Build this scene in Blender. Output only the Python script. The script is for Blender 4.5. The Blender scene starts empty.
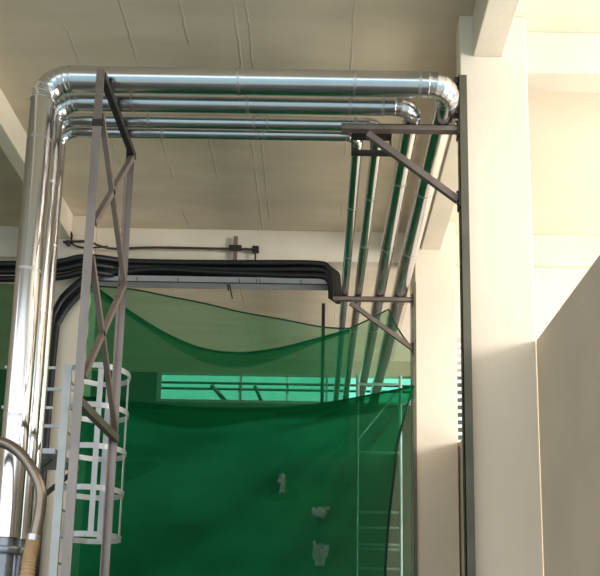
import bpy, bmesh, math, random
from mathutils import Vector, Matrix
R = math.radians
random.seed(4)
C = bpy.context.scene.collection
scn = bpy.context.scene

# ------------------------------------------------------------------ camera
cam_d = bpy.data.cameras.new('camera')
cam = bpy.data.objects.new('camera', cam_d); C.objects.link(cam)
cam_d.sensor_width = 36; cam_d.lens = 48
cam_d.shift_x = -0.03; cam_d.shift_y = 0.3533
cam_d.clip_end = 300
cam.matrix_world = Matrix.Translation((0, 0, 1.6)) @ Matrix.Rotation(R(90 + 9.93), 4, 'X') @ Matrix.Rotation(0.016, 4, 'Z')
scn.camera = cam
# ------------------------------------------------------------------ world, lights, exposure
w = bpy.data.worlds.new('sky'); scn.world = w; w.use_nodes = True
wn = w.node_tree.nodes
bg = wn['Background']; bg.inputs[0].default_value = (0.86, 0.94, 1.0, 1); bg.inputs[1].default_value = 1.4

def area(name, loc, target, sx, sy, power, col):
    l = bpy.data.lights.new(name, 'AREA'); l.shape = 'RECTANGLE'; l.size = sx; l.size_y = sy
    l.energy = power; l.color = col
    o = bpy.data.objects.new(name, l); C.objects.link(o); o.location = loc
    o.rotation_euler = (Vector(target) - Vector(loc)).to_track_quat('-Z', 'Y').to_euler()
    return o
area('daylight_side_opening', (8.2, 4.0, 5.9), (2.0, 7.4, 6.6), 2.6, 1.8, 500, (1, .985, .95))
area('bounce_fill_side_low', (8.6, 8.5, 2.2), (4.0, 9.0, 7.7), 5.0, 3.0, 300, (1, .93, .82))  # unseen fill lamp, added as bounce to brighten the right bay ceiling
area('fill_rear_bay', (7.5, 14.4, 2.6), (-1, 14.0, 7.7), 4, 4, 520, (1, .96, .93))  # unseen fill lamp added to brighten the bay behind the nets
sun_l = bpy.data.lights.new('sun', 'SUN'); sun_l.energy = 3.6; sun_l.angle = R(1); sun_l.color = (1, .94, .84)
sun = bpy.data.objects.new('sun', sun_l); C.objects.link(sun); sun.location = (12, -20, 25)
sun.rotation_euler = Vector((-.35, .45, -.80)).to_track_quat('-Z', 'Y').to_euler()
scn.view_settings.view_transform = 'Standard'
scn.view_settings.look = 'None'
scn.view_settings.exposure = 0.64
scn.view_settings.gamma = 1.0
scn.view_settings.use_curve_mapping = False

# ------------------------------------------------------------------ materials
def lin(c):
    return tuple(((v / 255) / 12.92 if v / 255 <= .04045 else ((v / 255 + .055) / 1.055) ** 2.4) for v in c) + (1,)

def mat(name, col, rough=.6, metal=0.0, var=.0, scale=6, bump=0.0, bscale=40, stretch=(1, 1, 1), col2=None, rvar=0.0):
    m = bpy.data.materials.new(name); m.use_nodes = True
    nt = m.node_tree; n = nt.nodes; L = nt.links
    b = n['Principled BSDF']; b.inputs['Roughness'].default_value = rough; b.inputs['Metallic'].default_value = metal
    tc = n.new('ShaderNodeTexCoord'); mp = n.new('ShaderNodeMapping'); mp.inputs['Scale'].default_value = stretch
    L.new(tc.outputs['Object'], mp.inputs['Vector'])
    c = lin(col); c2 = lin(col2) if col2 else tuple(v * (1 - var) for v in c[:3]) + (1,)
    nz = n.new('ShaderNodeTexNoise'); nz.inputs['Scale'].default_value = scale; nz.inputs['Detail'].default_value = 6
    L.new(mp.outputs[0], nz.inputs['Vector'])
    rp = n.new('ShaderNodeValToRGB'); rp.color_ramp.elements[0].position = .35; rp.color_ramp.elements[1].position = .65
    rp.color_ramp.elements[0].color = c2; rp.color_ramp.elements[1].color = c
    L.new(nz.outputs['Fac'], rp.inputs[0]); L.new(rp.outputs[0], b.inputs['Base Color'])
    if rvar:
        mr = n.new('ShaderNodeMapRange'); mr.inputs[3].default_value = rough - rvar; mr.inputs[4].default_value = rough + rvar
        L.new(nz.outputs['Fac'], mr.inputs[0]); L.new(mr.outputs[0], b.inputs['Roughness'])
    if bump:
        n2 = n.new('ShaderNodeTexNoise'); n2.inputs['Scale'].default_value = bscale; n2.inputs['Detail'].default_value = 4
        L.new(mp.outputs[0], n2.inputs['Vector'])
        bp = n.new('ShaderNodeBump'); bp.inputs['Strength'].default_value = bump; bp.inputs['Distance'].default_value = .02
        L.new(n2.outputs['Fac'], bp.inputs['Height']); L.new(bp.outputs[0], b.inputs['Normal'])
    return m

M = {}
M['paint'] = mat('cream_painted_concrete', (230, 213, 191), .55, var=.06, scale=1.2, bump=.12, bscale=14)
M['beam'] = mat('cream_beam_paint', (224, 210, 188), .6, var=.1, scale=1.5, bump=.15, bscale=12)
M['partition'] = mat('grey_beige_render', (218, 200, 174), .8, var=.12, scale=.9, bump=.2, bscale=25)
M['floor'] = mat('floor_concrete', (120, 130, 132), .5, var=.25, scale=.8)
M['ground'] = mat('outside_ground', (104, 138, 152), .9, var=.3, scale=.5)
M['wall'] = mat('plain_wall', (206, 192, 170), .7, var=.08, scale=.6)
M['backwall'] = mat('rear_wall', (96, 94, 84), .8, var=.2, scale=.8)
M['clad'] = mat('polished_cladding', (214, 212, 212), .2, 1.0, var=.06, scale=3, bump=.012, bscale=5, rvar=.04)
M['clad_riser'] = mat('rolled_cladding', (220, 214, 212), .17, 1.0, var=.05, scale=3, bump=.16, bscale=16, stretch=(1, 1, .012))
M['clad_elbow'] = mat('crimped_cladding', (214, 214, 214), .2, 1.0, var=.12, scale=9, bump=.25, bscale=16, rvar=.06)
M['band'] = mat('band_steel', (206, 202, 200), .34, 1.0, var=.08, scale=20)
M['brown'] = mat('brown_primed_steel', (130, 114, 104), .5, .35, var=.22, scale=7, bump=.1)
M['post'] = mat('galvanised_post', (150, 138, 132), .42, .6, var=.2, scale=6, stretch=(1, 1, .3), bump=.08)
M['olive'] = mat('olive_steel_post', (104, 100, 84), .5, .3, var=.2, scale=4)
M['dark'] = mat('dark_steel', (58, 52, 48), .5, .4, var=.3, scale=10)
M['cable'] = mat('black_cable', (14, 14, 16), .45, var=.3, scale=8)
M['tray'] = mat('zinc_tray', (176, 178, 180), .45, .5, var=.12, scale=5)
M['cage'] = mat('white_aluminium', (194, 194, 192), .4, .3, var=.08, scale=6)
M['conduit'] = mat('conduit_steel', (74, 62, 56), .5, .4, var=.2)
M['hose'] = mat('metal_hose', (150, 134, 120), .28, .8, var=.2, scale=9)
M['tan'] = mat('tan_hose', (196, 156, 112), .6, var=.15, scale=16)
M['flange'] = mat('flange_steel', (150, 152, 158), .35, .8, var=.3, scale=14)
M['scaff'] = mat('scaffold_tube', (226, 236, 244), .4, .1, var=.2, scale=5)
M['scaff_dark'] = mat('scaffold_pole_dark', (60, 62, 58), .5, .4, var=.2)
M['louvre'] = mat('louvre_white', (226, 232, 238), .4, var=.05)

def ceiling_material(name='board_marked_ceiling', col=(210, 193, 166), seams=(-2.66, -1.43, -.905, .28, -2.03, -.78)):
    m = mat(name, col, .75, var=.13, scale=1.6, stretch=(.5, 2.0, 1))
    nt = m.node_tree; n = nt.nodes; L = nt.links; b = n['Principled BSDF']
    geo = n.new('ShaderNodeNewGeometry'); sep = n.new('ShaderNodeSeparateXYZ'); L.new(geo.outputs['Position'], sep.inputs[0])
    wob = n.new('ShaderNodeTexNoise'); wob.inputs['Scale'].default_value = 9; wob.inputs['Detail'].default_value = 9; wob.inputs['Roughness'].default_value = .7
    L.new(geo.outputs['Position'], wob.inputs['Vector'])
    def math_(op, a, bb, clamp=False):
        k = n.new('ShaderNodeMath'); k.operation = op; k.use_clamp = clamp
        for i, v in enumerate((a, bb)):
            if v is None: continue
            if isinstance(v, (int, float)): k.inputs[i].default_value = v
            else: L.new(v, k.inputs[i])
        return k.outputs[0]
    wx = math_('ADD', sep.outputs['X'], math_('MULTIPLY', math_('SUBTRACT', wob.outputs['Fac'], .5), .10))
    gn = n.new('ShaderNodeTexNoise'); gn.inputs['Scale'].default_value = 1.7; gn.inputs['Detail'].default_value = 4; L.new(geo.outputs['Position'], gn.inputs['Vector'])
    gate = math_('MULTIPLY', math_('SUBTRACT', gn.outputs['Fac'], .45), 5.0, True)
    tot = None
    for s in seams:
        d = math_('ABSOLUTE', math_('SUBTRACT', wx, s), None)
        q = math_('MULTIPLY', math_('SUBTRACT', 1.0, math_('DIVIDE', d, .016), True), gate)
        tot = q if tot is None else math_('MAXIMUM', tot, q)
    # fine board marks run across the slab
    wv = n.new('ShaderNodeTexWave'); wv.wave_type = 'BANDS'; wv.bands_direction = 'Y'
    wv.inputs['Scale'].default_value = 2.6; wv.inputs['Distortion'].default_value = 1.2; wv.inputs['Detail'].default_value = 3
    L.new(geo.outputs['Position'], wv.inputs['Vector'])
    hgt = math_('ADD', math_('MULTIPLY', tot, 1.0), math_('MULTIPLY', wv.outputs['Fac'], .035))
    bp = n.new('ShaderNodeBump'); bp.inputs['Strength'].default_value = .55; bp.inputs['Distance'].default_value = .03
    L.new(hgt, bp.inputs['Height']); L.new(bp.outputs[0], b.inputs['Normal'])
    old = b.inputs['Base Color'].links[0].from_socket
    mx = n.new('ShaderNodeMixRGB'); mx.inputs[2].default_value = lin((196, 184, 160))
    L.new(math_('MULTIPLY', tot, .6), mx.inputs[0]); L.new(old, mx.inputs[1]); L.new(mx.outputs[0], b.inputs['Base Color'])
    return m
M['ceiling'] = ceiling_material()

def net_material(name, col, alpha, tint, side=None):
    m = bpy.data.materials.new(name); m.use_nodes = True
    nt = m.node_tree; n = nt.nodes; L = nt.links
    n.remove(n['Principled BSDF']); out = n['Material Output']
    tc = n.new('ShaderNodeTexCoord')
    nz = n.new('ShaderNodeTexNoise'); nz.inputs['Scale'].default_value = 1.3; nz.inputs['Detail'].default_value = 6
    mp = n.new('ShaderNodeMapping'); mp.inputs['Scale'].default_value = (.8, .8, .9); L.new(tc.outputs['Object'], mp.inputs[0]); L.new(mp.outputs[0], nz.inputs['Vector'])
    rp = n.new('ShaderNodeValToRGB'); rp.color_ramp.elements[0].position = .3; rp.color_ramp.elements[1].position = .7
    c = lin(col); rp.color_ramp.elements[0].color = tuple(v * .72 for v in c[:3]) + (1,); rp.color_ramp.elements[1].color = c
    L.new(nz.outputs['Fac'], rp.inputs[0])
    df = n.new('ShaderNodeBsdfDiffuse'); tl = n.new('ShaderNodeBsdfTranslucent'); tr = n.new('ShaderNodeBsdfTransparent')
    L.new(rp.outputs[0], df.inputs[0]); L.new(rp.outputs[0], tl.inputs[0]); tr.inputs[0].default_value = tint
    a = n.new('ShaderNodeMixShader'); a.inputs[0].default_value = .45; L.new(df.outputs[0], a.inputs[1]); L.new(tl.outputs[0], a.inputs[2])
    mr = n.new('ShaderNodeMapRange'); mr.inputs[3].default_value = alpha - .07; mr.inputs[4].default_value = alpha + .07
    if side:      # the net lies in more layers towards its left end
        sp = n.new('ShaderNodeSeparateXYZ'); L.new(tc.outputs['Object'], sp.inputs[0])
        mr.inputs[1].default_value = -.6; mr.inputs[2].default_value = 1.2; mr.inputs[3].default_value = alpha; mr.inputs[4].default_value = side
        L.new(sp.outputs['X'], mr.inputs[0])
    else: L.new(nz.outputs['Fac'], mr.inputs[0])
    k = n.new('ShaderNodeMixShader'); L.new(mr.outputs[0], k.inputs[0]); L.new(tr.outputs[0], k.inputs[1]); L.new(a.outputs[0], k.inputs[2])
    L.new(k.outputs[0], out.inputs[0])
    return m
M['net_thin'] = net_material('thin_green_netting', (30, 120, 78), .36, (.74, .95, .8, 1))
M['net_mid'] = net_material('green_netting', (26, 106, 68), .56, (.58, .88, .72, 1))
M['net_dense'] = net_material('dense_green_netting', (26, 118, 74), .90, (.5, .95, .74, 1), .66)
M['tarp'] = net_material('outdoor_teal_netting', (60, 235, 190), .5, (.5, 1, .9, 1))
M['net_fold'] = net_material('folded_green_netting', (22, 96, 62), .34, (.5, .9, .68, 1))
M['whitish'] = net_material('whitish_translucent_film', (176, 206, 188), .30, (1, 1, 1, 1))
M['hem'] = mat('net_hem_cord', (10, 54, 34), .8, var=.2)

# ------------------------------------------------------------------ helpers
class MB:
    def __init__(s): s.bm = bmesh.new(); s.smooth = False
    def box(s, lo, hi):
        v = [s.bm.verts.new((x, y, z)) for z in (lo[2], hi[2]) for y in (lo[1], hi[1]) for x in (lo[0], hi[0])]
        for f in ((0, 2, 3, 1), (4, 5, 7, 6), (0, 1, 5, 4), (2, 6, 7, 3), (0, 4, 6, 2), (1, 3, 7, 5)):
            s.bm.faces.new([v[i] for i in f])
        return s
    def bar(s, a, b, w_, h_, up=(0, 0, 1)):
        a, b = Vector(a), Vector(b); d = (b - a).normalized(); up = Vector(up)
        if abs(d.dot(up)) > .95: up = Vector((0, 1, 0))
        sx = d.cross(up).normalized(); sz = sx.cross(d)
        v = [s.bm.verts.new(p + sx * i * w_ / 2 + sz * j * h_ / 2) for p in (a, b) for i, j in ((-1, -1), (1, -1), (1, 1), (-1, 1))]
        for f in ((3, 2, 1, 0), (4, 5, 6, 7), (0, 1, 5, 4), (1, 2, 6, 5), (2, 3, 7, 6), (3, 0, 4, 7)):
            s.bm.faces.new([v[i] for i in f])
        return s
    def angle(s, a, b, w_, t, sx, sy):
        """steel angle: two flanges along a-b, pointing along sx and sy from the corner line"""
        a, b, sx, sy = map(Vector, (a, b, sx, sy))
        prof = [(0, 0), (w_, 0), (w_, t), (t, t), (t, w_), (0, w_)]
        r = [[s.bm.verts.new(p + sx * i + sy * j) for i, j in prof] for p in (a, b)]
        n = len(prof)
        for i in range(n): s.bm.faces.new((r[0][i], r[0][(i + 1) % n], r[1][(i + 1) % n], r[1][i]))
        s.bm.faces.new(r[0][::-1]); s.bm.faces.new(r[1])
        return s
    def tube(s, pts, r, n=12, cap=True, rad=None):
        pts = [Vector(p) for p in pts]; s.smooth = True
        rings = []; prev = None
        for i, p in enumerate(pts):
            t = (pts[min(i + 1, len(pts) - 1)] - pts[max(i - 1, 0)]).normalized()
            if prev is None:
                a = t.orthogonal().normalized()
            else:
                a = (prev - t * prev.dot(t)).normalized()
            prev = a; b = t.cross(a); rr = rad[i] if rad else r
            rings.append([s.bm.verts.new(p + a * math.cos(q) * rr + b * math.sin(q) * rr) for q in [2 * math.pi * k / n for k in range(n)]])
        for A, B in zip(rings, rings[1:]):
            for k in range(n): s.bm.faces.new((A[k], A[(k + 1) % n], B[(k + 1) % n], B[k]))
        if cap:      # end discs on vertices of their own, so the side keeps its straight normals
            for rg in (rings[0][::-1], rings[-1]):
                s.bm.faces.new([s.bm.verts.new(v.co) for v in rg])
        return s
    def build(s, name, m, parent=None, bevel=0.0):
        bmesh.ops.recalc_face_normals(s.bm, faces=s.bm.faces)
        me = bpy.data.meshes.new(name); s.bm.to_mesh(me); s.bm.free()
        me.materials.append(m)
        if s.smooth:
            me.polygons.foreach_set('use_smooth', [len(p.vertices) == 4 for p in me.polygons])
        o = bpy.data.objects.new(name, me); C.objects.link(o)
        if bevel:
            bv = o.modifiers.new('bevel', 'BEVEL'); bv.width = bevel; bv.segments = 2; bv.limit_method = 'ANGLE'
        if parent:
            o.parent = parent
            o.matrix_parent_inverse = Matrix.Translation(-parent.location)
        return o

def tag(o, label, cat, group=None, kind=None):
    o['label'] = label; o['category'] = cat
    if group: o['group'] = group
    if kind: o['kind'] = kind
    return o
def thing(name, loc, label, cat, group=None):
    o = bpy.data.objects.new(name, None); C.objects.link(o); o.location = loc; o.empty_display_size = .1
    return tag(o, label, cat, group)
def struct(o, label=None):
    o['kind'] = 'structure'
    if label: o['label'] = label
    return o
def spline(pts, n=8):
    P = [Vector(p) for p in pts]; P = [2 * P[0] - P[1]] + P + [2 * P[-1] - P[-2]]; out = []
    for i in range(1, len(P) - 2):
        for k in range(n):
            t = k / n
            out.append(.5 * (2 * P[i] + (P[i + 1] - P[i - 1]) * t + (2 * P[i - 1] - 5 * P[i] + 4 * P[i + 1] - P[i + 2]) * t * t
                             + (3 * P[i] - P[i - 1] - 3 * P[i + 1] + P[i + 2]) * t ** 3))
    return out + [P[-2]]
def interp(edge, x):
    if x <= edge[0][0]: return edge[0][1]
    for (x0, z0), (x1, z1) in zip(edge, edge[1:]):
        if x <= x1: return z0 + (z1 - z0) * (x - x0) / (x1 - x0)
    return edge[-1][1]

# ------------------------------------------------------------------ setting
CZ = 7.74; BZ = 7.28       # slab soffit, beam soffit
struct(MB().box((-9, -2, -.2), (9, 19, 0)).build('floor', M['floor']))
struct(MB().box((-9, -2, CZ), (1.6, 17.2, CZ + .25)).build('ceiling', M['ceiling']))
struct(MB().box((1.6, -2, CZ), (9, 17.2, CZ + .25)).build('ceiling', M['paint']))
struct(MB().box((-9.2, 2.5, 0), (-9, 17.0, CZ)).build('wall_left', M['wall']))
g = MB().box((-80, -80, -.35), (80, 80, -.25)).build('ground', M['ground']); struct(g)
# rear wall with the long high window opening
bw = MB()
bw.box((-9, 17.0, 0), (9, 17.2, 6.72)); struct(MB().box((-9, 17.0, 7.4), (9, 17.2, CZ)).build('trim_1', M['wall']), 'pale lintel strip above the high window')
bw.box((-9, 17.0, 6.72), (-3.6, 17.2, 7.4)); bw.box((2.2, 17.0, 6.72), (9, 17.2, 7.4))
struct(bw.build('wall_back', M['backwall']))
wf = MB()
wf.box((-3.60, 16.95, 6.72), (-3.50, 17.0, 7.4)); wf.box((2.1, 16.95, 6.72), (2.2, 17.0, 7.4))
wf.box((-3.5, 16.95, 6.72), (2.1, 17.0, 6.77))
for x in (-1.75, .15): wf.box((x - .02, 17.02, 6.77), (x + .02, 17.08, 7.4))
struct(wf.build('window_1', M['cage']))

# columns, beams
def column(name, lo, hi, label):
    return struct(MB().box(lo, hi).build(name, M['paint'], bevel=.012), label)
column('concrete_column', (1.325, 7.0, 0), (1.985, 7.2, CZ), 'near cream concrete column beside the grey partition wall')
column('concrete_column', (1.365, 10.95, 0), (1.96, 11.57, CZ), 'far cream concrete column beside the right edge of the green netting')
column('concrete_column', (-4.15, 10.95, 0), (-3.44, 11.57, CZ), 'cream concrete column behind the vertical pipes at left')
def beam(lo, hi, label):
    return struct(MB().box(lo, hi).build('ceiling_beam', M['beam'], bevel=.01), label)
beam((1.455, -2, BZ), (1.745, 7.0, CZ), 'short ceiling beam ending on the near column')
beam((1.455, 7.2, BZ), (1.745, 10.95, CZ), 'ceiling beam between the near and far right columns')
beam((-3.87, -2, 7.35), (-3.69, 7.0, CZ), 'ceiling beam in the upper left corner, nearer part')
beam((-3.87, 7.0, 7.35), (-3.69, 10.95, CZ), 'ceiling beam in the upper left corner meeting the left column')
beam((-3.44, 11.3, BZ - .04), (1.365, 11.57, CZ), 'cross beam behind the black cable bundle')
beam((1.96, 11.3, BZ - .04), (9, 11.57, CZ), 'cross beam of the bright bay at right')
beam((-9, 11.3, BZ - .04), (-4.15, 11.57, CZ), 'cross beam left of the left column')
beam((1.985, 7.2, BZ), (9, 7.5, CZ), 'near cross beam right of the near column')
# right partition, rear wall of the right bay with louvred window
struct(MB().box((1.985, 2.2, 0), (2.125, 7.0, 4.35)).build('wall_right', M['partition'], bevel=.008), 'grey beige partition wall whose top slants up at right')
struct(MB().box((1.985, 7.2, 0), (2.10, 11.4, 4.38)).build('wall_right_low', M['partition']), 'low partition wall running on behind the near column')
rb = MB()
rb.box((2.62, 11.4, 0), (9, 11.55, BZ - .04)); rb.box((1.96, 11.4, 0), (2.62, 11.55, 4.45)); rb.box((1.96, 11.4, 6.1), (2.62, 11.55, BZ - .04))
struct(rb.build('wall_right_bay_rear', M['paint']))
lv = MB()
for k in range(14):
    z = 4.52 + k * .115
    lv.bar((1.98, 11.47, z), (2.6, 11.47, z), .07, .03)
lv.box((1.96, 11.41, 4.45), (2.0, 11.53, 6.1)); lv.box((2.59, 11.41, 4.45), (2.62, 11.53, 6.1))
struct(lv.build('window_2', M['louvre']))

# ------------------------------------------------------------------ the four clad pipes
def arc(c, a, b, r, n=6):
    return [Vector(c) + Vector(a) * r * math.cos(t) + Vector(b) * r * math.sin(t) for t in [math.pi / 2 * k / n for k in range(n + 1)]]
def gored(pts, r, d0, d1, n=28):
    """lobster-back elbow: every gore its own ring pair so the seams stay crisp, with a raised crimp at each seam"""
    mb = MB(); mb.smooth = True
    pts = [Vector(p) for p in pts]; N = len(pts)
    side = Vector(d0).cross(Vector(d1)).normalized()
    frames = []
    for i, p in enumerate(pts):
        t = Vector(d0).lerp(Vector(d1), 0); ang = math.pi / 2 * i / (N - 1)
        t = Vector(d0) * math.cos(ang) + Vector(d1) * math.sin(ang)
        frames.append((p, side, t.cross(side).normalized(), t))
    def ring(f, rr, off=0):
        p, a, b, t = f
        return [mb.bm.verts.new(p + t * off + (a * math.cos(q) + b * math.sin(q)) * rr) for q in [2 * math.pi * k / n for k in range(n)]]
    def join(A, B):
        for k in range(n): mb.bm.faces.new((A[k], A[(k + 1) % n], B[(k + 1) % n], B[k]))
    for f0, f1 in zip(frames, frames[1:]): join(ring(f0, r), ring(f1, r))
    for f in frames:
        e = .006
        join(ring(f, r * 1.0, -e), ring(f, r * 1.03, -e * .3)); join(ring(f, r * 1.03, -e * .3), ring(f, r * 1.03, e * .3)); join(ring(f, r * 1.03, e * .3), ring(f, r, e))
    return mb
X_, Y_, Z_ = Vector((1, 0, 0)), Vector((0, 1, 0)), Vector((0, 0, 1))
def pipe(r, yrun, zrun, xr, xd, zbot, yend, bends, label, bands, extra=None):
    root = thing('insulated_pipe', (xr, yrun, zbot), label, 'pipe', None)
    b1, b2 = bends
    run_z = MB().tube([(xr, yrun, zbot), (xr, yrun, zrun - b1)], r, 32).build('riser', M['clad_riser'], root)
    c = Vector((xr + b1, yrun, zrun - b1))
    gored(arc(c, -X_, Z_, b1), r * 1.02, Z_, X_).build('elbow', M['clad_elbow'], root)
    run_x = MB().tube([(xr + b1, yrun, zrun), (xd - b2, yrun, zrun)], r, 32).build('crossing_run', M['clad'], root)
    c = Vector((xd - b2, yrun + b2, zrun))
    gored(arc(c, -Y_, X_, b2), r * 1.02, X_, Y_).build('elbow', M['clad_elbow'], root)
    run_y = MB().tube([(xd, yrun + b2, zrun), (xd, yend, zrun)], r, 32).build('receding_run', M['clad'], root)
    def band(p, d, on, wdt=.03):
        p, d = Vector(p), Vector(d)
        e = r + .0018
        MB().tube([p - d * wdt / 2, p + d * wdt / 2], e, 32).build('joint_band', M['band'], on)
    for kind, v in bands:
        if kind == 'z': band((xr, yrun, v), Z_, run_z)
        elif kind == 'x': band((v, yrun, zrun), X_, run_x)
        else: band((xd, v, zrun), Y_, run_y)
    # foot: flange and bare steel pipe below the cladding
    MB().tube([(xr, yrun, zbot - .07), (xr, yrun, zbot - .001)], r * .72, 24).build('neck', M['flange'], root)
    MB().tube([(xr, yrun, zbot - .13), (xr, yrun, zbot - .125), (xr, yrun, zbot - .075), (xr, yrun, zbot - .07)], r, 24, rad=[r * 1.02, r * 1.06, r * 1.06, r * 1.02]).build('flange', M['flange'], root)
    MB().tube([(xr, yrun, .0), (xr, yrun, zbot - .13)], r * .62, 24).build('bare_steel_pipe', M['flange'], root)
    return root
pipe(.108, 6.50, 6.58, -2.54, 1.137, 2.38, 16.6, (.24, .20), 'thickest silver clad pipe, nearest and topmost of the four crossing runs',
     [('z', 5.95), ('z', 4.70), ('z', 3.4), ('x', -1.95), ('x', -.78), ('x', .27), ('x', .86), ('y', 8.2), ('y', 9.6), ('y', 12.2)])
pipe(.086, 6.78, 6.565, -2.54, .843, 2.40, 16.6, (.22, .18), 'second thickest silver clad pipe, just below the topmost crossing run',
     [('z', 5.7), ('z', 4.45), ('z', 3.3), ('x', -1.8), ('x', -.72), ('x', .24), ('x', .55), ('y', 8.0), ('y', 9.5), ('y', 12.2)])
pipe(.062, 7.03, 6.545, -2.60, .537, 2.42, 16.6, (.16, .14), 'thin silver clad pipe, third from the top at the crossing',
     [('z', 5.5), ('z', 4.1), ('x', -1.7), ('x', -.68), ('x', -.55), ('x', .3), ('y', 8.3), ('y', 9.4), ('y', 12.2)])
pipe(.056, 7.20, 6.54, -2.61, .34, 2.42, 16.6, (.15, .12), 'thin silver clad pipe, lowest of the four crossing runs',
     [('z', 5.3), ('z', 3.9), ('x', -1.6), ('x', -.66), ('x', -.6), ('y', 8.5), ('y', 9.7), ('y', 12.2)])

# ------------------------------------------------------------------ steel brackets carrying the receding pipes
def bracket(y, xw, label, clamp):
    root = thing('pipe_bracket', (xw, y, 6.44), label, 'bracket')
    a = MB()
    a.box((.17, y - .035, 6.42), (xw, y - .027, 6.474)); a.box((.17, y - .035, 6.466), (xw, y + .035, 6.474)); a.box((.17, y - .035, 6.42), (xw, y + .035, 6.418))
    a.build('arm', M['brown'], root)
    MB().bar((.42, y, 6.385), (xw - .012, y, 5.71), .05, .06).build('brace', M['brown'], root)
    for z0, z1, zs in ((6.36, 6.53, (6.50, 6.385)), (5.62, 5.80, (5.77, 5.65))):
        pl = MB().box((xw - .012, y - .06, z0), (xw, y + .06, z1)).build('mounting_plate', M['dark'], root)
        for z in zs: MB().tube([(xw - .035, y - .045, z), (xw - .012, y - .045, z)], .012, 8).build('bolt', M['dark'], pl)
    if clamp:
        k = MB(); k.box((.27, y + .12, 6.27), (.66, y + .18, 6.30)); k.box((.27, y + .12, 6.30), (.285, y + .18, 6.47)); k.box((.455, y + .12, 6.30), (.47, y + .18, 6.47)); k.box((.645, y + .12, 6.30), (.66, y + .18, 6.47))
        k.box((.27, y + .035, 6.44), (.66, y + .18, 6.47))
        k.build('hanging_clamp', M['dark'], root)
    return root
bracket(6.95, 1.29, 'near brown steel bracket with diagonal brace under the pipes', True)
bracket(10.85, 1.325, 'far brown steel bracket with diagonal brace above the green netting', False)
pr = thing('steel_post', (1.32, 6.98, 0), 'dark olive steel channel post along the near column edge', 'post')
p = MB(); p.box((1.29, 6.90, 0), (1.37, 6.908, 7.0)); p.box((1.29, 6.90, 0), (1.298, 6.995, 7.0)); p.box((1.362, 6.908, 0), (1.37, 6.995, 7.0))
p.build('channel', M['olive'], pr)
for z in (6.95, 6.62): MB().box((1.25, 6.905, z - .03), (1.29, 6.985, z + .03)).build('lug', M['dark'], pr)
tag(MB().box((1.325, 10.90, 0), (1.372, 10.945, 6.75)).build('steel_post', M['olive']), 'thin dark steel post along the far column edge', 'post')

# ------------------------------------------------------------------ lattice support frame at left
lat = thing('lattice_frame', (-1.95, 6.85, 0), 'tall brown steel lattice frame carrying the crossing pipes', 'support frame')
lx = -1.955
MB().angle((lx - .045, 6.26, 0), (lx - .045, 6.26, 5.98), .075, .008, (1, 0, 0), (0, 1, 0)).build('post', M['post'], lat)
MB().angle((lx - .045, 6.26, 5.98), (lx - .045, 6.26, 6.50), .07, .009, (1, 0, 0), (0, 1, 0)).build('post_extension', M['brown'], lat)
MB().box((lx - .05, 6.25, 5.95), (lx + .05, 6.26, 6.01)).build('splice_plate', M['dark'], lat)
MB().angle((lx - .045, 7.45, 0), (lx - .045, 7.45, 6.48), .07, .008, (1, 0, 0), (0, -1, 0)).build('post', M['post'], lat)
MB().bar((lx + .01, 6.27, 6.44), (lx + .01, 7.46, 6.44), .055, .07).build('chord', M['dark'], lat)
def br(a, b, nm='diagonal_brace', m='brown', wd=.05):
    MB().bar((lx + .012, a[0], a[1]), (lx + .012, b[0], b[1]), .045, wd).build(nm, M[m], lat)
    return
br((6.30, 6.10), (7.41, 5.03)); br((7.41, 6.40), (6.30, 5.06))
br((7.41, 5.03), (6.30, 3.70)); br((6.30, 4.76), (7.41, 3.54))
MB().bar((lx + .01, 6.27, 3.47), (lx + .01, 7.46, 3.47), .055, .07).build('chord', M['olive'], lat)

# ------------------------------------------------------------------ caged ladder and platform
lad = thing('caged_ladder', (-2.95, 9.0, 0), 'white metal ladder with round safety cage behind the lattice frame', 'ladder')
for y in (8.77, 9.23): MB().box((-2.93, y - .015, 0), (-2.84, y + .015, 4.66)).build('stile', M['cage'], lad)
for k in range(15):
    z = .3 + k * .3
    MB().tube([(-2.885, 8.78, z), (-2.885, 9.22, z)], .014, 8).build('rung', M['cage'], lad)
def hoop_pts(n=16):
    P = [Vector((-2.84, 8.765)), Vector((-2.70, 8.66))]
    P += [Vector((-2.58 + .345 * math.sin(t) * 1.0, 9.0 - .36 * math.cos(t))) for t in [math.pi * k / n for k in range(n + 1)]]
    return P + [Vector((-2.70, 9.34)), Vector((-2.84, 9.235))]
def hoop(z, wd):
    mb = MB(); P = hoop_pts(); t = .006
    V = []
    for i, q in enumerate(P):
        d = (P[min(i + 1, len(P) - 1)] - P[max(i - 1, 0)]).normalized(); nn = Vector((d.y, -d.x))
        V.append([mb.bm.verts.new((q.x + nn.x * o_, q.y + nn.y * o_, zz)) for o_, zz in ((0, z - wd / 2), (t, z - wd / 2), (t, z + wd / 2), (0, z + wd / 2))])
    for A, B in zip(V, V[1:]):
        for k in range(4): mb.bm.faces.new((A[k], A[(k + 1) % 4], B[(k + 1) % 4], B[k]))
    mb.bm.faces.new(V[0]); mb.bm.faces.new(V[-1][::-1])
    return mb
for z in (4.62, 4.16, 3.69, 3.22, 2.70): hoop(z, .062).build('cage_hoop', M['cage'], lad)
for t in (.1, .3, .5, .86, .985):
    a = math.pi * t; q = Vector((-2.58 + .335 * math.sin(a), 9.0 - .35 * math.cos(a)))
    MB().bar((q.x, q.y, 2.70), (q.x, q.y, 4.66), .06, .008, up=(math.sin(a), -math.cos(a), 0)).build('cage_strap', M['cage'], lad)
plat = thing('access_platform', (-3.4, 9.1, 3.6), 'small grey railed platform between the pipes and the caged ladder', 'platform')
MB().box((-3.6, 8.7, 3.60), (-2.94, 9.6, 3.66)).build('deck', M['tray'], plat)
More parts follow.
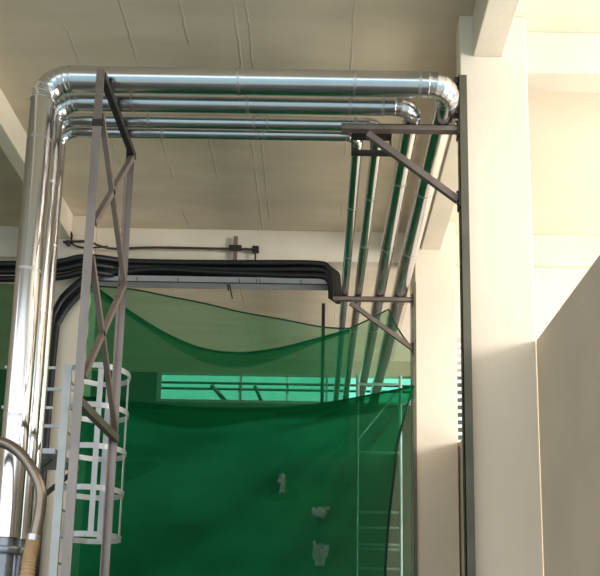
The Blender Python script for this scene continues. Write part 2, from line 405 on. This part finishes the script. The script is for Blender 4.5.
MB().bar((-3.0, 8.75, 3.56), (-3.35, 8.75, 3.25), .04, .05).build('strut', M['dark'], plat)
MB().bar((-3.0, 9.55, 3.56), (-3.35, 9.55, 3.25), .04, .05).build('strut', M['dark'], plat)
for x in (-3.14, -3.56):
    MB().box((x - .02, 9.52, 3.66), (x + .02, 9.56, 4.62)).build('rail_post', M['cage'], plat)
for z in (4.6, 4.13): MB().box((-3.58, 9.50, z - .02), (-3.0, 9.52, z + .02)).build('guard_rail', M['cage'], plat)
for z in (4.6, 4.13): MB().box((-3.58, 8.70, z - .015), (-3.0, 8.72, z + .015)).build('guard_rail', M['cage'], plat)

# ------------------------------------------------------------------ flexible hose in the lower left corner
hs = thing('flexible_hose', (-2.2, 6.05, 0), 'bent brown metal hose with tan corrugated end, lower left corner', 'hose')
pts = spline([(-2.9, 6.1, 3.08), (-2.56, 6.1, 3.096), (-2.40, 6.1, 3.05), (-2.265, 6.1, 2.924), (-2.157, 6.1, 2.735), (-2.144, 6.1, 2.555), (-2.172, 6.1, 2.32)], 8)
MB().tube(pts, .043, 16).build('metal_sheath', M['hose'], hs)
MB().tube([(-2.175, 6.1, 2.365), (-2.179, 6.1, 2.315)], .052, 16).build('clamp_ring', M['band'], hs)
low = spline([(-2.178, 6.1, 2.32), (-2.20, 6.1, 2.1), (-2.22, 6.1, 1.5), (-2.2, 6.1, .02)], 40)
MB().tube(low, .05, 16, rad=[.052 + .006 * math.sin(k * 2.1) for k in range(len(low))]).build('corrugated_end', M['tan'], hs)

# ------------------------------------------------------------------ cable tray, cables, conduit
tr = thing('cable_tray', (-1.9, 11.1, 6.7), 'long grey cable tray hung below the cross beam', 'cable tray')
t = MB(); t.box((-3.40, 10.985, 6.725), (.14, 10.993, 6.82)); t.box((-3.40, 10.985, 6.725), (.14, 11.19, 6.733)); t.box((-3.40, 11.182, 6.725), (.14, 11.19, 6.79))
t.build('channel', M['tray'], tr)
MB().box((-3.40, 10.979, 6.717), (.16, 10.987, 6.731)).build('lip', M['dark'], tr)
for x in (-2.7, -2.1, -1.2, -.95, -.9, -.3): MB().box((x - .005, 10.978, 6.735), (x + .005, 10.985, 6.79)).build('side_tab', M['dark'], tr)
n = 0
for j in range(3):
    for i in range(4):
        y = 10.985 + i * .055 + .01 * (j % 2); z = 6.86 + j * .09
        zz = [z + .012 * math.sin(1.7 * x + i + j) + .05 * max(0, min(1, (-x - .2) / 2)) * (0 if j else 1) for x in (-3.3, -2.4, -1.5, -.6, 0)]
        e = .02 + .035 * i
        if n % 3 == 0:   # these turn down beside the left column
            path = [(-3.84 - .008 * i, 10.83 + .02 * i, 2.0), (-3.83, 10.83 + .02 * i, 5.6), (-3.77, 10.84 + .02 * i, 6.25 + .03 * j), (-3.5 + .03 * j, 10.89, 6.62 + .05 * j), (-3.28, 10.93 + .01 * i, 6.84 + .045 * j), (-2.9, y, z)]
        elif n % 3 == 1:
            path = [(-3.83 + .012 * j, 10.84, 2.0), (-3.81 + .012 * j, 10.84, 5.5), (-3.75 + .015 * j, 10.85, 6.1), (-3.45 + .03 * j, 10.87, 6.5 + .04 * j), (-3.2, 10.93, 6.8 + .05 * j), (-2.8, y, z)]
        else:
            path = [(-8.5, 10.66 + .05 * i, z - .27), (-4.3, 10.66 + .05 * i, z - .23), (-3.4, 10.68 + .05 * i, z - .10), (-2.9, y, z)]
        path += [(-2.4, y, zz[1]), (-1.5, y, zz[2]), (-.6, y, zz[3]), (-.04, y, zz[4] - .005), (.07 + e, y, z - .05), (.12 + e, y, z - .18), (.125 + e, y, 6.52)]
        tag(MB().tube(spline(path, 6), .046, 10).build('power_cable', M['cable']), 'black power cable in the thick bundle lying on the grey tray', 'cable', 'black cables on the tray')
        n += 1
hg = thing('conduit_hanger', (-1.30, 11.2, 6.6), 'short upright channel strut holding the conduit on the cross beam', 'hanger')
MB().box((-1.335, 11.20, 6.88), (-1.275, 11.24, 7.58)).build('strut', M['brown'], hg)
MB().box((-1.40, 11.185, 7.34), (-1.21, 11.20, 7.43)).build('clip', M['dark'], hg)
MB().bar((-1.345, 11.0, 6.70), (-1.30, 11.0, 6.50), .02, .06).build('strap_tail', M['dark'], hg)
MB().bar((-1.37, 11.0, 6.70), (-1.36, 11.0, 6.62), .02, .06).build('strap_tail', M['dark'], hg)
cd = thing('conduit', (-2.4, 11.2, 7.36), 'thin dark conduit running along the cross beam face', 'conduit')
MB().tube(spline([(-3.8, 10.925, 7.30), (-3.45, 10.925, 7.31), (-3.3, 11.1, 7.33), (-3.1, 11.21, 7.35), (-2.5, 11.21, 7.38), (-1.0, 11.21, 7.375)], 4), .018, 10).build('tube', M['conduit'], cd)
MB().box((-1.05, 11.18, 7.33), (-.95, 11.25, 7.42)).build('junction_box', M['dark'], cd)
MB().tube([(-1.0, 11.2, 7.34), (-1.0, 11.2, 6.95)], .014, 8).build('drop_tube', M['conduit'], cd)
MB().tube([(-3.74, 10.912, 7.24), (-3.7, 10.912, 7.30)], .035, 10).build('end_fitting', M['dark'], cd)
tag(MB().tube(spline([(-3.86, 10.9, 7.6), (-3.78, 10.9, 7.5), (-3.68, 10.9, 7.42), (-3.66, 10.9, 7.26), (-3.5, 10.9, 7.2), (-3.3, 11.0, 7.26), (-3.2, 11.1, 7.33)], 6), .014, 8).build('loose_cable', M['cable']),
    'thin loose black cable hanging beside the left column top', 'cable')

# ------------------------------------------------------------------ green safety nets
def net(name, edge, x0, x1, zbot, y0, m, label, folds, right=None, nx=110, nz=60, hem=True, seed=1, flap=None):
    rnd = random.Random(seed); ph = [rnd.uniform(0, 6.28) for _ in range(8)]
    root = thing(name, ((x0 + x1) / 2, y0, max(0, zbot)), label, 'net')
    bm = bmesh.new(); V = []; top = []
    for j in range(nz + 1):
        row = []
        for i in range(nx + 1):
            u = i / nx; s = j / nz
            xt = x0 + (x1 - x0) * u; zt = interp(edge, xt)
            z = zt + (zbot - zt) * s
            xr = x1 if right is None else right(z)
            x = x0 + (xr - x0) * u if right else xt
            y = y0 + folds(x, z, u, s, ph)
            row.append(bm.verts.new((x, y, z)))
            if j == 0: top.append(Vector((x, y, z)))
        V.append(row)
    for j in range(nz):
        for i in range(nx): bm.faces.new((V[j][i], V[j][i + 1], V[j + 1][i + 1], V[j + 1][i]))
    if flap:      # the top edge is turned over and hangs in front as a shallow second layer
        for dep, yo in flap:
            fb = MB(); fb.smooth = True; G = []
            for j in range(5):
                G.append([fb.bm.verts.new((p.x, p.y - yo - .02 * math.sin(j * .8), p.z - j / 4 * dep * (.55 + .45 * math.sin(2.3 * p.x + dep * 20) * .6 + .3 * math.sin(math.pi * k / nx)))) for k, p in enumerate(top)])
            for j in range(4):
                for k in range(nx): fb.bm.faces.new((G[j][k], G[j][k + 1], G[j + 1][k + 1], G[j + 1][k]))
            fb.build('folded_edge', M['net_fold'], root)
    mb = MB(); mb.bm.free(); mb.bm = bm; mb.smooth = True
    rightline = [V[j][nx].co.copy() for j in range(nz + 1)]
    mb.build('mesh_sheet', m, root)
    if hem: MB().tube(top, .012, 6).build('hem_cord', M['hem'], root)
    return root, rightline
def sm(edge, n=8):
    return [(p.x, p.z) for p in spline([(x, 0, z) for x, z in edge], n)]
eA = sm([(-3.42, 6.70), (-3.358, 6.689), (-2.811, 6.636), (-2.218, 6.521), (-1.671, 6.422), (-1.184, 6.306), (-.641, 6.207), (-.114, 6.123), (.426, 6.086)]) + [(.73, 6.25), (.994, 6.405), (1.08, 6.19), (1.2, 6.0), (1.325, 5.84)]
eB = sm([(-3.42, 6.73), (-3.341, 6.689), (-2.816, 6.321), (-2.255, 5.989), (-1.718, 5.782), (-1.175, 5.73), (-.636, 5.80), (-.111, 5.948), (.43, 6.127)])
eC = sm([(-3.42, 4.95), (-2.694, 4.877), (-1.653, 4.805), (-.604, 4.852), (.433, 4.973), (1.08, 5.10), (1.325, 5.166)])
def fA(x, z, u, s, ph):
    d = math.hypot(x - .994, z - 6.4); a = math.atan2(z - 6.4, x - .994)
    return .045 * math.sin(11 * a + ph[0]) * min(1, d) + .02 * math.sin(3 * x + 2 * z + ph[1])
def fB(x, z, u, s, ph):
    sag = z - interp(eB, x)
    return .05 * math.sin(sag * 14 + ph[0] + .6 * x) * math.exp(-abs(sag) * .8) + .02 * math.sin(2.2 * x + ph[1])
def fC(x, z, u, s, ph):
    a = math.atan2(z - 5.2, x - 1.5); d = math.hypot(x - 1.5, z - 5.2)
    return (.10 * math.sin(15 * a + ph[0]) + .035 * math.sin(37 * a)) * min(1, d * .6) * math.exp(-d * .22) + .07 * math.sin(4.5 * z + .8 * x + ph[1] + math.sin(1.3 * x)) + .016 * math.sin(11 * z - 1.1 * x + ph[2]) + .04 * math.sin(22 * (z - interp(eC, x))) * math.exp(3 * (z - interp(eC, x)))
def rC(z):
    P = [(0.3, .80), (2.471, .926), (3.53, 1.002), (4.39, 1.122), (4.8, 1.22), (5.166, 1.325)]
    return interp(P, z)
net('safety_net', eA, -3.42, 1.325, .1, 11.07, M['net_thin'], 'rear sheer green net tied up in a peak below the far bracket', fA, nx=140)
net('safety_net', eB, -3.42, .43, 4.2, 11.17, M['net_mid'], 'upper green net sagging in a deep curve below the tray', fB, flap=[(.07, .03), (.22, .05)])
_, rl = net('safety_net', eC, -3.42, 1.325, .05, 10.93, M['net_dense'], 'front dense dark green net hanging across the lower opening', fC, right=rC, nx=120, nz=110, flap=[(.12, .03), (.30, .05)])
tag(MB().tube(rl[::3], .018, 6).build('net_cord', M['hem']), 'dark green cord slanting down the right edge of the dense net', 'cord')
net('safety_net', [(-8, 6.7), (-4.2, 6.7)], -8, -4.2, .1, 11.1, M['net_mid'], 'green net left of the left column, behind the vertical pipes', fA, hem=False)

# ------------------------------------------------------------------ behind the nets: scaffolding and outdoor netting
tag(MB().tube([(.04, 12.3, 0), (.04, 12.3, 7.0)], .03, 12).build('scaffold_pole', M['scaff_dark']), 'dark upright pole whose tip rises above the green net', 'pole')
sf = thing('scaffolding', (.85, 12.6, 0), 'pale tubular scaffold frame seen through the net beside the far column', 'scaffold')
for x in (.62, 1.32): MB().tube([(x, 12.6, 0), (x, 12.6, 5.9)], .028, 12).build('upright', M['scaff'], sf)
for z in (5.75, 4.6, 3.62, 3.37, 3.10, 3.03, 2.72, 1.6): MB().tube([(.62, 12.6, z), (1.32, 12.6, z)], .022, 8).build('crossbar', M['scaff'], sf)
MB().tube([(.62, 12.6, 4.8), (1.32, 12.6, 5.7)], .018, 8).build('diagonal', M['scaff'], sf)
def patch(x, z, wx, wz, sd, label):  # crumpled, see-through pale blotch just in front of the dense net
    rnd = random.Random(sd); mb = MB(); n_ = 9; G = []
    for j in range(n_ + 1):
        G.append([mb.bm.verts.new((x + wx * (i / n_ - .5) * (1 - .5 * j / n_) + rnd.uniform(-.03, .03), 10.80 + rnd.uniform(-.03, .03), z - wz * j / n_ + rnd.uniform(-.03, .03))) for i in range(n_ + 1)])
    for j in range(n_):
        for i in range(n_): mb.bm.faces.new((G[j][i], G[j][i + 1], G[j + 1][i + 1], G[j + 1][i]))
    o = mb.build('pale_patch', M['whitish'])
    sd_ = o.modifiers.new('thickness', 'SOLIDIFY'); sd_.thickness = .006
    tag(o, label, 'plastic scrap')
patch(.02, 3.38, .26, .12, 3, 'crumpled translucent pale blotch on the dense net beside the dark pole')
patch(.04, 2.90, .24, .30, 5, 'larger crumpled translucent pale blotch low on the dense net')
patch(-.50, 3.84, .09, .24, 8, 'small narrow pale blotch in the middle of the dense net')
sc = thing('outdoor_scaffold', (-1, 17.8, 0), 'tubular scaffold outside the long high window', 'scaffold')
for x in (-1.85, -.75, .9): MB().tube([(x, 17.8, -.25), (x, 17.8, 8.5)], .03, 10).build('upright', M['scaff'], sc)
for z in (7.27, 7.41): MB().tube([(-6, 17.75, z), (5, 17.75, z)], .03, 10).build('ledger', M['scaff_dark'], sc)
MB().tube([(-2.5, 17.72, 7.35), (-2.1, 17.72, 6.9)], .05, 8).build('coupler_brace', M['scaff_dark'], sc)
MB().tube([(-1.5, 17.72, 7.35), (-1.3, 17.72, 6.9)], .04, 8).build('coupler_brace', M['scaff_dark'], sc)
MB().box((-6, 17.5, 6.66), (5, 18.1, 6.74)).build('plank_deck', M['tan'], sc)
net('outdoor_net', [(-9, 9.5), (7, 9.5)], -9, 7, .0, 18.6, M['tarp'], 'bright teal construction net outside the high window', fA, hem=False, nx=60, nz=40)
